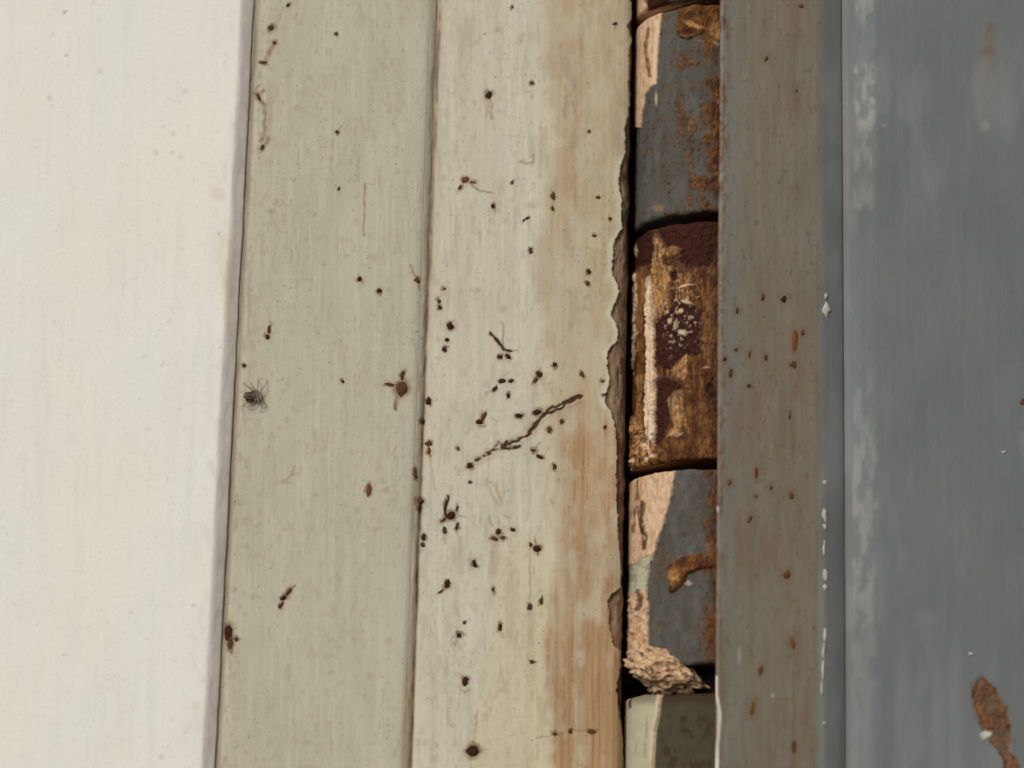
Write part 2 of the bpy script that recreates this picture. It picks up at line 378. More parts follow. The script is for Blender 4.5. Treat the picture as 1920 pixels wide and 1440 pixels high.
SP_IN = [(961, 13, 3, 5, 0, 'd'), (1153, 45, 6, 5, 0, 'k'), (916, 178, 8, 9, 0, 'k'), (998, 155, 5, 3, 10, 'd'), (938, 207, 4, 3, 0, 'g'), (1062, 128, 9, 14, 0, 'v'), (1061, 110, 6, 3, 0, 'v'), (1072, 152, 5, 13, -20, 'v'), (1105, 246, 4, 4, 0, 'd'),
         (985, 304, 12, 3, 0, 'g'), (999, 300, 3, 9, 15, 'g'), (960, 342, 4, 4, 0, 'd'), (872, 337, 10, 7, -35, 'o'), (862, 352, 4, 6, 25, 'b'), (886, 342, 6, 3, 0, 'o'), (924, 385, 4, 6, 0, 'k'), (961, 376, 4, 4, 0, 'g'), (996, 388, 7, 5, 0, 'g'),
         (1037, 367, 5, 9, -10, 'b'), (1036, 389, 3, 6, 0, 'b'), (988, 409, 4, 3, -20, 'd'), (982, 413, 3, 2, 0, 'd'), (1122, 370, 5, 4, 0, 'b'), (1143, 410, 4, 4, 0, 'd'), (1113, 442, 5, 3, 0, 'b'), (995, 470, 4, 7, 0, 'd'), (922, 413, 3, 7, 0, 'g'),
         (1104, 509, 5, 5, 0, 'k'), (1102, 531, 4, 5, 0, 'b'), (1100, 556, 4, 4, 0, 'v'), (1098, 578, 6, 5, 0, 'v'), (833, 542, 4, 4, 0, 'b'), (823, 565, 3, 6, 0, 'b'), (825, 577, 6, 5, 40, 'k'), (844, 611, 7, 7, 0, 'k'), (838, 637, 5, 4, 0, 'k'),
         (834, 655, 6, 6, 0, 'k'), (892, 546, 5, 5, 0, 'v'), (944, 581, 6, 5, 0, 'g'), (938, 669, 6, 4, -20, 'k'), (953, 668, 5, 6, -30, 'k'), (1040, 684, 6, 6, 0, 'k'), (1011, 702, 7, 8, 0, 'k'), (1004, 713, 4, 8, 35, 'b'), (941, 715, 7, 5, 0, 'k'),
         (958, 714, 5, 4, 0, 'k'), (927, 730, 8, 4, -42, 'k'), (912, 738, 4, 4, 0, 'g'), (953, 742, 4, 6, 0, 'k'), (803, 752, 6, 7, 0, 'k'), (790, 789, 5, 6, 0, 'd'), (907, 780, 4, 12, 30, 'b'), (899, 791, 6, 6, 0, 'k'), (972, 779, 8, 5, 10, 'k'), (1007, 773, 10, 6, -15, 'k'),
         (1030, 806, 7, 7, 0, 'b'), (1052, 790, 4, 5, 0, 'b'), (1092, 702, 5, 7, -20, 'b'), (1101, 727, 3, 4, 0, 'g'), (1134, 800, 4, 4, 0, 'b'), (804, 832, 7, 7, 0, 'b'), (804, 845, 4, 9, 0, 'b'), (859, 841, 3, 5, 0, 'b'), (1000, 845, 6, 5, 0, 'b'),
         (1012, 857, 9, 4, 25, 'k'), (1026, 841, 4, 4, 0, 'g'), (1040, 875, 4, 8, -15, 'b'), (881, 873, 8, 7, -30, 'k'), (881, 904, 4, 4, 0, 'd'), (786, 939, 9, 6, 0, 'b'), (785, 950, 4, 8, 0, 'b'), (778, 888, 4, 14, 0, 'd'),
         (846, 967, 10, 9, -35, 'k'), (835, 948, 3, 13, 5, 'd'), (857, 953, 3, 8, 15, 'b'), (831, 975, 7, 3, -30, 'b'), (834, 994, 4, 8, 0, 'd'), (857, 986, 4, 8, 5, 'd'), (863, 1024, 3, 11, -10, 'g'), (834, 1010, 3, 8, 0, 'g'), (794, 1007, 5, 7, 0, 'k'),
         (793, 1021, 4, 5, 0, 'd'), (793, 1034, 6, 4, -20, 'g'), (935, 997, 6, 7, 0, 'k'), (927, 1010, 9, 5, 20, 'b'), (943, 1008, 6, 4, 0, 'b'), (961, 993, 5, 4, 10, 'k'), (920, 978, 2, 8, -20, 'v'), (935, 981, 3, 10, 0, 'v'), (948, 968, 5, 4, 30, 'v'), (990, 968, 4, 7, 0, 'v'),
         (1007, 1029, 9, 7, 20, 'k'), (995, 1021, 4, 5, 0, 'b'), (1004, 1010, 3, 8, 5, 'v'), (890, 1056, 6, 8, -20, 'k'), (881, 1067, 6, 3, 0, 'g'), (838, 1096, 7, 10, 15, 'k'), (826, 1109, 8, 2, -40, 'b'), (925, 1105, 4, 6, 0, 'b'), (1014, 1126, 4, 8, 0, 'b'), (994, 1138, 5, 7, 0, 'd'),
         (871, 1167, 4, 4, 0, 'd'), (861, 1191, 6, 6, 0, 'k'), (853, 1204, 3, 9, 40, 'v'), (938, 1176, 5, 9, -10, 'k'), (944, 1192, 4, 4, 0, 'g'), (998, 1241, 5, 4, 0, 'd'), (873, 1277, 7, 9, 0, 'k'), (862, 1290, 5, 5, 0, 'v'), (887, 1408, 14, 13, 0, 'k'), (908, 1406, 7, 3, 10, 'v'),
         (1040, 1376, 5, 4, 0, 'b'), (1068, 1371, 5, 5, 0, 'b'), (1109, 1371, 9, 5, 0, 'b'), (1011, 1311, 4, 4, 0, 'v'), (818, 1397, 4, 4, 0, 'g'), (1037, 940, 4, 8, 0, 'v'), (1130, 715, 4, 3, 0, 'b'), (1132, 740, 4, 4, 0, 'b'),
         (934, 54, 6, 4, 20, 'v'), (977, 72, 5, 9, 15, 'v'), (868, 545, 3, 4, 0, 'g'), (1148, 512, 4, 6, 0, 'v')]
STREAKS = [  # thin marks: points, half width, strength, channel (d dirt, r rust wash, g grime)
    ([(684, 345), (684, 395), (682, 440)], 2.2, .75, 'g'), ([(672, 296), (671, 340)], 2, .4, 'g'), ([(690, 345), (700, 345)], 2, .35, 'g'), ([(711, 330), (711, 350)], 2, .4, 'g'),
    ([(743, 735), (743, 752), (742, 768)], 3.2, .8, 'b'), ([(640, 236), (632, 246)], 2, .6, 'g'), ([(553, 1098), (540, 1112)], 2, .7, 'b'), ([(430, 1210), (428, 1222)], 2, .9, 'b'), ([(436, 1206), (434, 1226)], 2, .9, 'b'),
    ([(771, 496), (773, 512), (782, 522), (787, 545)], 2.2, .6, 'b'), ([(693, 918), (725, 920)], 1.5, .25, 'g'), ([(532, 1110), (520, 1140)], 1.5, .4, 'b'), ([(553, 875), (548, 890), (535, 900)], 1.6, .5, 'g'),
    ([(912, 185), (912, 220)], 2, .6, 'r'), ([(921, 185), (922, 224)], 2.4, .7, 'r'), ([(916, 180), (916, 210)], 5, .5, 'r'), ([(883, 345), (895, 354), (912, 360), (926, 362)], 1.8, .55, 'b'),
    ([(920, 626), (932, 640), (944, 655), (958, 658)], 2.6, .8, 'd'), ([(942, 606), (943, 655)], 2.2, .7, 'g'), ([(938, 604), (944, 606)], 2, .5, 'g'), ([(903, 770), (897, 797), (908, 800)], 2, .6, 'b'), ([(920, 780), (935, 790)], 2, .4, 'g'),
    ([(806, 850), (815, 920)], 1.8, .45, 'g'), ([(810, 860), (803, 990)], 1.2, .25, 'g'), ([(840, 930), (836, 950), (838, 970)], 2.2, .7, 'd'), ([(858, 946), (852, 962), (872, 970)], 1.8, .6, 'b'), ([(832, 976), (826, 980)], 2, .6, 'b'), ([(834, 990), (835, 1020)], 2, .5, 'g'),
    ([(856, 985), (865, 1035)], 1.8, .45, 'g'), ([(787, 955), (785, 985), (794, 1005)], 2, .5, 'b'), ([(917, 971), (922, 986)], 2, .5, 'r'), ([(946, 966), (954, 970), (955, 985), (946, 1000)], 2.2, .55, 'r'), ([(994, 1040), (993, 1090), (994, 1135)], 2.2, .5, 'g'),
    ([(1002, 1012), (1006, 1026)], 2.2, .6, 'b'), ([(822, 1112), (834, 1102)], 1.6, .7, 'b'), ([(852, 1192), (844, 1202)], 1.6, .4, 'b'), ([(856, 1195), (854, 1212)], 1.8, .45, 'b'), ([(858, 1262), (868, 1266)], 1.6, .4, 'g'), ([(862, 1292), (872, 1300), (882, 1290)], 1.6, .35, 'b'),
    ([(897, 1334), (892, 1352), (888, 1392)], 2.2, .6, 'r'), ([(886, 1420), (880, 1445)], 2, .5, 'r'), ([(908, 1205), (912, 1220)], 2, .3, 'g'), ([(1005, 1384), (1040, 1377), (1070, 1371), (1112, 1370)], 1.6, .4, 'b'),
    ([(910, 900), (920, 922), (932, 945), (942, 948), (936, 925), (924, 905), (914, 900)], 3.0, .5, 'r'), ([(940, 900), (946, 930)], 1.6, .4, 'r'), ([(1078, 160), (1072, 178), (1060, 182), (1058, 220)], 3.2, .5, 'g'), ([(1072, 190), (1078, 210)], 3, .5, 'g'),
    ([(975, 303), (988, 306), (1000, 304), (1000, 292)], 1.8, .7, 'g'), ([(830, 350), (850, 358)], 1, .2, 'g'), ([(1118, 330), (1118, 362)], 3, .4, 'r'), ([(1108, 315), (1120, 340)], 2.2, .4, 'r'), ([(925, 322), (925, 420)], 2.4, .18, 'g'),
    ([(1093, 708), (1100, 726)], 1.8, .5, 'r'), ([(953, 660), (970, 656)], 1.8, .5, 'b'), ([(940, 708), (955, 698)], 2, .4, 'r'), ([(1056, 762), (1034, 774), (1020, 776)], 2.4, .6, 'd'), ([(950, 826), (940, 842), (975, 838)], 2.4, .6, 'd'), ([(1014, 832), (1000, 842)], 2, .4, 'b'),
    ([(496, 62), (510, 50), (535, 14), (560, 2)], 3, .35, 'r'), ([(516, 80), (508, 90), (500, 112)], 6, .5, 'r'), ([(495, 170), (480, 182), (496, 196), (497, 240), (488, 262)], 3.5, .6, 'b'), ([(516, 80), (505, 95), (497, 114)], 3.5, .5, 'b'), ([(484, 160), (478, 176), (492, 190)], 3, .6, 'b'), ([(492, 250), (505, 262), (488, 282)], 3, .5, 'b'), ([(506, 190), (508, 215), (502, 250), (510, 262)], 5, .4, 'r'), ([(500, 262), (490, 275)], 4, .5, 'r')]

def frame_field(px, py, ci):
    z = np.zeros(px.shape)
    lean = (py - 720)
    inner = sm(px, 792 - lean * .0395, 800 - lean * .0395)                # 1 on the inner band
    e = itp(py, EDGE) + (fbm(py / 7, z, 5, 3) - .5) * 5
    bare = (px > e).astype(float) * ((px > 1120).astype(float))
    bare = np.maximum(bare, 0)
    # relief: brush marks, soft dents, paint thickness ending in a broken edge
    h = (fbm(px / 5, py / 150, 41, 3) - .5) * .030 + (fbm(px / 60, py / 110, 42, 2) - .5) * .10 + (fbm(px / 4, py / 6, 43, 2) - .5) * .012
    h = h - bare * (.34 + .55 * (fbm(px / 12, py / 26, 44, 4) - .35))
    h = h + (1 - bare) * sm(px, e - 9, e - 1) * .035 * (px > 1110)
    ridge = np.exp(-((px - (790 - lean * .0395)) / 5.0) ** 2)
    h = h + ridge * (fbm(px / 8, py / 30, 45, 4) - .5) * .30
    cw = 2.5 + 3.0 * vn(py / 12, px / 12, 46)
    cwx, cwy = warp(px, py, 5, 12, 47)
    cr_ = np.maximum(stroke(cwx, cwy, [(1087, 744), (1070, 752), (1056, 756)], 3.6, .7), stroke(cwx, cwy, CRACK[1:9], 2.2, .7) * (.55 + .5 * vn(px / 10, py / 10, 49)))
    cr_ = np.maximum(cr_, stroke(cwx, cwy, CRACK[4:7], 2.5, .7))
    grn = sm(fbm(px / 4, py / 4, 48, 3), .44, .60)
    cr_ = np.maximum(cr_, stroke(cwx, cwy, CRACK[7:11], 4.6, .6) * grn * .9)
    cr_ = np.maximum(cr_, stroke(cwx, cwy, CRACK[9:], 2.2, .9) * (.25 + .5 * grn)) * (.8 + .2 * grn)
    lip = np.maximum(stroke(px, py - 4, CRACK, 6, .7) - cr_, 0)
    h = h - cr_ * .16 + lip * .05
    # stains
    L1 = itp(py, [(1016, -60), (1014, 0), (1011, 60), (1011, 110), (1015, 180), (1028, 235), (1032, 262), (1022, 290), (1015, 330), (1006, 400), (1000, 480), (1004, 560), (1012, 640), (1020, 720), (1028, 780), (1034, 860), (1036, 950), (1030, 1060), (1020, 1140), (1012, 1200), (1018, 1300), (1022, 1440), (1022, 1600)])
    L1 = L1 + (fbm(py / 40, z, 51, 3) - .5) * 26
    S = np.interp(py, [-60, 0, 200, 300, 400, 560, 700, 760, 850, 930, 1000, 1080, 1150, 1240, 1330, 1440, 1600], [.34, .36, .36, .36, .32, .26, .20, .38, .72, .82, .68, .50, .52, .80, .90, .78, .6])
    strk = fbm(px / 11, py / 170, 52, 4); mott = fbm(px / 26, py / 44, 53, 4)
    body = sm(px, L1 - 5, L1 + 12 + 30 * mott)
    wide = fbm(px / 34, py / 260, 56, 3)
    stain = body * S * 1.15 * (.62 + .35 * sm(strk, .30, .70) + .45 * sm(wide, .35, .65)) * (.62 + .6 * sm(mott, .3, .7))
    stain = stain + body * sm(px, 1080, 1160) * S * .35 * sm(fbm(px / 14, py / 60, 54, 4), .3, .65)
    rim = sm(px, e - 20, e - 4) * (1 - bare) * np.interp(py, [0, 250, 300, 760, 800, 860, 1060, 1100], [.3, .7, 1, 1, .5, .4, .7, .15])
    stain = stain * (1 - .85 * rim * (px > 1110))
    for x, y, rx, ry, s in ((1062, 130, 20, 36, .3), (1150, 925, 16, 60, .4), (1150, 1290, 22, 60, .6), (1090, 1310, 60, 90, .25), (1120, 80, 40, 20, .2), (1145, 215, 6, 20, .4), (1090, 900, 40, 60, .2), (1140, 60, 20, 24, .35)):
        stain = np.maximum(stain, blob(px, py, x, y, rx, ry, 0, .8) * s * (.4 + 1.2 * mott))
    dwx, dwy = warp(px, py, 7, 24, 89)
    for x, y0, y1, w, s_ in ((1064, 100, 250, 8, .5), (1042, -20, 75, 6, .4), (1096, 30, 190, 7, .35), (1144, 180, 245, 4, .55), (1036, 330, 420, 7, .4), (1062, 380, 640, 9, .34), (1118, 300, 480, 5, .4), (1092, 560, 660, 7, .3), (1020, 240, 330, 6, .3),
                             (1046, 860, 1010, 8, .5), (1080, 850, 990, 12, .5), (1122, 800, 1000, 9, .5), (930, 1015, 1075, 8, .35), (1060, 1180, 1420, 8, .5), (1110, 1210, 1440, 10, .55), (1148, 1180, 1400, 8, .75), (1128, 560, 700, 5, .25), (996, 1140, 1440, 6, .3), (958, 1060, 1200, 7, .22)):
        stain = np.maximum(stain, stroke(dwx, dwy, [(x, y0), (x - 3, (y0 + y1) / 2), (x - 5, y1)], w, .8) * s_ * (.45 + .8 * mott))
    L2 = itp(py, [(1040, 940), (1000, 985), (948, 1012), (944, 1040), (924, 1058), (921, 1100), (922, 1160), (914, 1210), (906, 1242), (902, 1300), (895, 1330), (888, 1390), (884, 1440), (880, 1600)]) + (fbm(py / 16, z, 55, 3) - .5) * 8
    yel = sm(px, L2 - 2, L2 + 5) * sm(py, 960, 1040) * (.38 + .3 * (strk - .5)) * (1 - .6 * sm(px, 1030, 1060))
    yel = yel + inner * .18 * sm(px, 985, 1020) * (1 - sm(py, 900, 1000))
    rust = z.copy(); dirt = z.copy(); grime_shade = z.copy()
    dirt = np.maximum(dirt, np.clip(cr_ * 2.0, 0, 1) * .95)
    stain = np.maximum(stain, stroke(cwx, cwy, CRACK, 9, .9) * .45)
    tx, ty = warp(px, py, 3.5, 13, 75); tb = .35 + 1.0 * fbm(px / 12, py / 12, 76, 3)
    for pts, w, s, ch in STREAKS:
        m = stroke(tx, ty, pts, w, .7) * s * np.clip(tb, 0, 1)
        if ch == 'd': dirt = np.maximum(dirt, np.clip(m * 2.2, 0, 1)); stain = np.maximum(stain, stroke(tx, ty, pts, w * 1.8, .8) * .4)
        elif ch == 'b': rust = np.maximum(rust, m)
        elif ch == 'g': grime_shade = np.maximum(grime_shade, m)
        else: stain = np.maximum(stain, m)
    swx, swy = warp(px, py, 6.5, 8, 77); brk = .45 + .75 * fbm(px / 8, py / 8, 78, 3)
    for x, y, rx, ry, rot, k in SP_OUT + SP_IN:             # rust bleeding round the scabs
        if k in 'kbod':
            rust = np.maximum(rust, blob(swx, swy, x, y, rx * 1.05 + .3, ry * 1.12 + .5, rot, .34) * (.7 if k in 'kd' else .6))
        if k in 'kbo': stain = np.maximum(stain, blob(swx, swy, x, y + 2, rx * 1.3 + 1.5, ry * 1.45 + 2, rot, .7) * .30 * brk)
        if k in 'gv': grime_shade = np.maximum(grime_shade, blob(swx, swy, x, y, rx * 1.15, ry * 1.15, rot, .7) * .42 * brk)
    # crease dirt, ridge, shadow line painted into the left groove
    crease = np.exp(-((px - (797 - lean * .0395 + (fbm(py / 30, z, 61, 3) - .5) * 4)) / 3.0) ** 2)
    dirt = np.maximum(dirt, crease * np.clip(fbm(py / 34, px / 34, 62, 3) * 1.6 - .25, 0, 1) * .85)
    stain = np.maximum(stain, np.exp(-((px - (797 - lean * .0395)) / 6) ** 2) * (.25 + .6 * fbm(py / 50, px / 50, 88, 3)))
    side = sm(px, 774 - lean * .0395, 781 - lean * .0395) * (1 - inner)
    grime_shade = np.maximum(grime_shade, side * (.06 + .25 * fbm(px / 8, py / 60, 63, 3)))
    low = sm(py, 1180, 1300) * np.exp(-((px - (788 - lean * .0395)) / 9) ** 2)
    stain = np.maximum(stain, low * .75 * fbm(px / 8, py / 30, 64, 3) * 1.3)
    lx = 447 - lean * .0525
    grv = np.exp(-((px - lx) / 4.5) ** 2)
    grime_shade = np.maximum(grime_shade, grv * (.35 + .5 * fbm(px / 9, py / 40, 65, 3))); dirt = np.maximum(dirt, np.exp(-((px - lx + 4) / 3.0) ** 2) * (.15 + .6 * fbm(px / 9, py / 50, 87, 3)))
    near = np.exp(-np.clip(px - lx, 0, 1e3) / 26)
    grime_shade = np.maximum(grime_shade, near * sm(fbm(px / 9, py / 16, 66, 4), .52, .72) * .5)
    dirt = np.maximum(dirt, sm(fbm(px / 5, py / 7, 67, 3), .78, .88) * .30)
    grime_shade = np.maximum(grime_shade, sm(fbm(px / 9, py / 16, 68, 4), .56, .82) * .24)
    grime_shade = np.maximum(grime_shade, inner * sm(fbm(px / 14, py / 70, 69, 4), .55, .8) * .26)
    wea = .6 * fbm(px / 5, py / 34, 81, 4) + .4 * fbm(px / 9, py / 11, 86, 3); pat_ = fbm(px / 60, py / 140, 82, 3)
    grime_shade = np.maximum(grime_shade, sm(wea, .50, .80) * (.10 + .24 * sm(pat_, .4, .65)))
    pit = sm(fbm(px / 3.2, py / 4.0, 83, 2), .80, .90) * sm(fbm(px / 50, py / 70, 84, 3), .42, .62)
    dirt = np.maximum(dirt, pit * .55); h = h - pit * .04
    lite = sm(fbm(px / 6, py / 90, 85, 4), .50, .75)
    # broken corner, darker towards the gap
    dark = bare * sm(px, 1176 - lean * .017, 1186 - lean * .017)
    dirt = np.maximum(dirt, dark * .55)
    dirt = np.maximum(dirt, bare * sm(fbm(px / 6, py / 20, 70, 4), .58, .74) * .7)
    lowr = bare * sm(py, 1215, 1250); rust = np.maximum(rust, lowr * .75 * sm(fbm(px / 8, py / 18, 71, 3), .3, .6))
    rust = np.maximum(rust, bare * sm(py, 790, 830) * (1 - sm(py, 1060, 1100)) * .55 * sm(fbm(px / 6, py / 16, 72, 3), .4, .65))
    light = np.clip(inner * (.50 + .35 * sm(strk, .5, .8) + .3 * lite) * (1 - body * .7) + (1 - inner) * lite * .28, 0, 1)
    light = np.maximum(light, rim * (px > 1110) * .5)  # highlight painted along the broken paint edge
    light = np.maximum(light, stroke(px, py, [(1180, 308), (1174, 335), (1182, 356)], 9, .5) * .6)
    cl = lambda a: np.clip(a, 0, 1)
    return h, st4(cl(stain), cl(rust), cl(dirt), cl(bare)), st4(cl(yel), cl(grime_shade), cl(light), z)

frame = empty('doorpost', (X_(800, 0), 0, Zp(1440)), 'cream painted doorpost spotted with rust, paint broken away along the hinge', 'doorpost')
ST = 1.7
outer = fine_line([(437, .4), (438, -.2), (441, -.42), (446, -.52), (450, -.62), (456, Y_OUT), (768, Y_OUT), (775, -.67), (780, -.58), (783, -.50)], ST * 1.0) + [(784.5, -.34)]
inner = [(781.5, -.42)] + fine_line([(783, -.50), (789, -.30), (793.5, -.05), (796.5, .17), (798.5, .17), (801, .03), (806, Y_IN), (1140, Y_IN), (1152, .04), (1160, .12), (1167, .35), (1173, .75), (1177, 1.3), (1179.5, 2.2), (1180, 3.4), (1180, 5)], ST)
# two bands of one moulding; the joint between them lies on the sloping side of the ridge
outer_band = extrude('outer_band', to_xy(outer + [(784.5, 6), (437, 6)]), zaxis(ST), frame_field, M_FRAME, frame)
inner_band = extrude('inner_band', to_xy(inner + [(1180, 24), (781.5, 24), (781.5, .9)]), zaxis(ST), frame_field, M_FRAME, frame)
outer_band['label'] = 'plain cream outer band of the frame next to the wall'
inner_band['label'] = 'rust-stained inner band of the frame with broken paint edge'

def box(name, x0, x1, y0, y1, z0, z1, mat, parent):
    V = [(x, y, z) for z in (z0, z1) for y in (y0, y1) for x in (x0, x1)]
    f = [(0, 1, 5, 4), (1, 3, 7, 5), (3, 2, 6, 7), (2, 0, 4, 6), (0, 2, 3, 1), (4, 5, 7, 6)]
    return make_mesh(name, np.array(V), np.array(f), mat, parent, smooth=False)

M_BLOCKER = Mat('dark rusty jamb', .9, .2); M_BLOCKER = M_BLOCKER.done(rust_colour(M_BLOCKER, 4))
box('blocker', X_(1176, 3), X_(1800, 3), 19 * MM, 23.8 * MM, ZLO, ZHI, M_BLOCKER, frame)  # unseen slab added behind the hinge to block light through the gap

# ------------------------------------------------------------------ hinge
hinge = empty('hinge', (X_(1350, 0), Y_AX * MM, Zp(1440)), 'rusted barrel hinge with peeling cream and grey paint between frame and door', 'hinge')
XC = X_(1352, -6.5)
R = XC - X_(1186, Y_AX)
def ang_axis(step_px):
    st = step_px * PXM / R
    a = np.arange(math.radians(-22), math.radians(112), st)
    b = np.arange(math.radians(112), math.radians(338) - .01, math.radians(9))
    return np.concatenate([a, b])

def knuckle(name, py0, py1, field, step=1.5, label=None):
    """py0 top, py1 bottom, measured where the barrel bulges nearest"""
    zt = unproject(1345, py0, Y_AX * MM - R)[2]; zb = unproject(1345, py1, Y_AX * MM - R)[2]
    th = ang_axis(step)                                    # 0 faces the camera, 90 degrees faces the frame
    nzc = max(8, int((zt - zb) / (step * PXM)))
    zs = np.linspace(zb, zt, nzc)
    T, Z = np.meshgrid(th, zs)
    d = np.minimum(Z - zb, zt - Z) / MM
    bev = -.35 * (1 - np.clip(d / .5, 0, 1)) ** 2
    X = XC - R * np.sin(T); Y = Y_AX * MM - R * np.cos(T)
    px, py = project(X, Y, Z)
    h, m1, m2 = field(px, py)
    front = (T < math.radians(112))
    rr = R + (np.where(front, h, 0) + bev) * MM
    X = XC - rr * np.sin(T); Y = Y_AX * MM - rr * np.cos(T)
    endw = 1 - np.clip(d / .35, 0, 1)
    Z = Z + np.where(front, (fbm(px / 22, py / 50, 81, 3) - .5) * .5 * MM * endw, 0)
    V = np.stack([X, Y, Z], -1).reshape(-1, 3); n = len(th)
    i = np.arange(nzc - 1)[:, None] * n; j = np.arange(n)[None]; j2 = (j + 1) % n
    f = np.stack([i + j2, i + j, i + n + j, i + n + j2], -1).reshape(-1, 4)
    caps = [list(range(n)), list(range((nzc - 1) * n, nzc * n))[::-1]]
    o = make_mesh(name, V, f, M_KNUCKLE, hinge, {'m1': m1.reshape(-1, 4), 'm2': m2.reshape(-1, 4)}, caps)
    if label: o['label'] = label
    return o

def layers(px, py, items, amp=3.0, size=13, seed=100):
    """items: (kind, height mm, points). Later layers lie over earlier ones."""
    z = np.zeros(px.shape)
    M = {k: z.copy() for k in ('cream', 'rust', 'dark', 'tan', 'pale', 'olive', 'green')}
    h = z.copy()
    wx, wy = warp(px, py, amp, size, seed); wx, wy = warp(wx, wy, amp * .6, size * .35, seed + 40)
    w2 = warp(*warp(px, py, amp * 1.4, size * .8, seed + 7), amp * .8, size * .3, seed + 41); w3 = warp(*warp(px, py, amp * 1.8, size * 1.3, seed + 13), amp, size * .3, seed + 43)
    for kind, hh, pts in items:
        m = (poly(wx, wy, pts) + poly(*w2, pts) + poly(*w3, pts)) / 3
        for k in M:
            if k != kind: M[k] = M[k] * (1 - m)
        if kind in M: M[kind] = np.maximum(M[kind], m)
        h = h * (1 - m) + hh * m
    return M, h

def pack(M, h):
    c = lambda k: np.clip(M[k], 0, 1)
    return h, st4(c('cream'), c('rust'), c('dark'), c('tan')), st4(c('pale'), c('pale') * 0, c('olive'), c('green'))

def seam_rust_shade(px, py, M, lo=1322, hi=1346, s=1.0, seed=120):
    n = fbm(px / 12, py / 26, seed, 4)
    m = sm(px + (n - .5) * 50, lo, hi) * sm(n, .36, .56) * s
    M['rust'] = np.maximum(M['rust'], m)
    M['dark'] = np.maximum(M['dark'], sm(px, 1318, 1350) * .8 * sm(fbm(px / 9, py / 20, seed + 5, 4), .38, .62))  # dark grime towards the seam, with the barrel's shading painted in
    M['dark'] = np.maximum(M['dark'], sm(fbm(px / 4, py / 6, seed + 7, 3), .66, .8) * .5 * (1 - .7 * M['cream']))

def k0(px, py):
    M, h = layers(px, py, [('cream', .25, [(1190, -300), (1222, -300), (1214, 30), (1190, 60)]), ('dark', 0, [(1214, -40), (1260, -30), (1250, 30), (1215, 30)])])
    seam_rust_shade(px, py, M, 1270, 1330)
    return pack(M, h + (fbm(px / 9, py / 12, 131, 3) - .5) * .15)

def k1(px, py):
    M, h = layers(px, py, [
        ('cream', .28, [(1185, 0), (1225, 0), (1243, 0), (1239, 60), (1234, 110), (1232, 158), (1220, 167), (1211, 180), (1207, 205), (1203, 240), (1185, 240)]),
        ('rust', .2, [(1276, -10), (1360, -10), (1360, 72), (1345, 78), (1322, 60), (1308, 66), (1290, 74), (1274, 70), (1270, 45)])], 2.2, 12, 101)
    M['rust'] = np.maximum(M['rust'], stroke(px, py, [(1219, 55), (1214, 90), (1217, 110), (1222, 142)], 3.5, .5) * .75 * M['cream'])
    M['pale'] = np.maximum(M['pale'], stroke(px, py, [(1236, 40), (1230, 110), (1229, 155)], 3.5, .5) * M['cream'] * .8)
    M['pale'] = np.maximum(M['pale'], blob(px, py, 1230, 185, 2.5, 12) * .5)  # thin highlight painted as a pale sliver
    n = fbm(px / 22, py / 40, 141, 4)
    M['rust'] = np.maximum(M['rust'], sm(n, .56, .70) * .65 * (1 - M['cream']) * sm(px, 1240, 1280))
    M['rust'] = np.maximum(M['rust'], sm(fbm(px / 6, py / 8, 142, 3), .66, .78) * .7 * (1 - M['cream']))
    seam_rust_shade(px, py, M, 1312, 1342)
    for x, y, rx, ry in ((1335, 213, 14, 26), (1338, 300, 10, 40), (1320, 345, 30, 14), (1325, 60, 20, 20), (1295, 30, 18, 18), (1340, 250, 8, 20)):
        M['rust'] = np.maximum(M['rust'], blob(*warp(px, py, 7, 12, 143), x, y, rx, ry, 0, .4) * .9)
    M['dark'] = np.maximum(M['dark'], blob(*warp(px, py, 6, 12, 144), 1335, 340, 16, 5, -30, .5) + blob(*warp(px, py, 6, 12, 144), 1338, 215, 5, 6, 0, .5) * .8)
    for x, y, rx, ry in ((1295, 27, 7, 7), (1317, 25, 10, 5), (1290, 60, 20, 4)): M['dark'] = np.maximum(M['dark'], blob(*warp(px, py, 5, 9, 145), x, y, rx, ry, 0, .5) * .75)
    M['tan'] = np.maximum(M['tan'], blob(*warp(px, py, 5, 9, 146), 1300, 46, 20, 5, 20, .4) * .7 + blob(*warp(px, py, 5, 9, 147), 1342, 60, 8, 24, 0, .4) * .6 + blob(*warp(px, py, 9, 8, 150), 1233, 390, 8, 6, 0, .7) * .3)
    r = sm(M['rust'], .3, .8)
    return pack(M, h + r * (fbm(px / 7, py / 9, 148, 4) - .35) * .55 + (fbm(px / 14, py / 20, 149, 3) - .5) * .10)

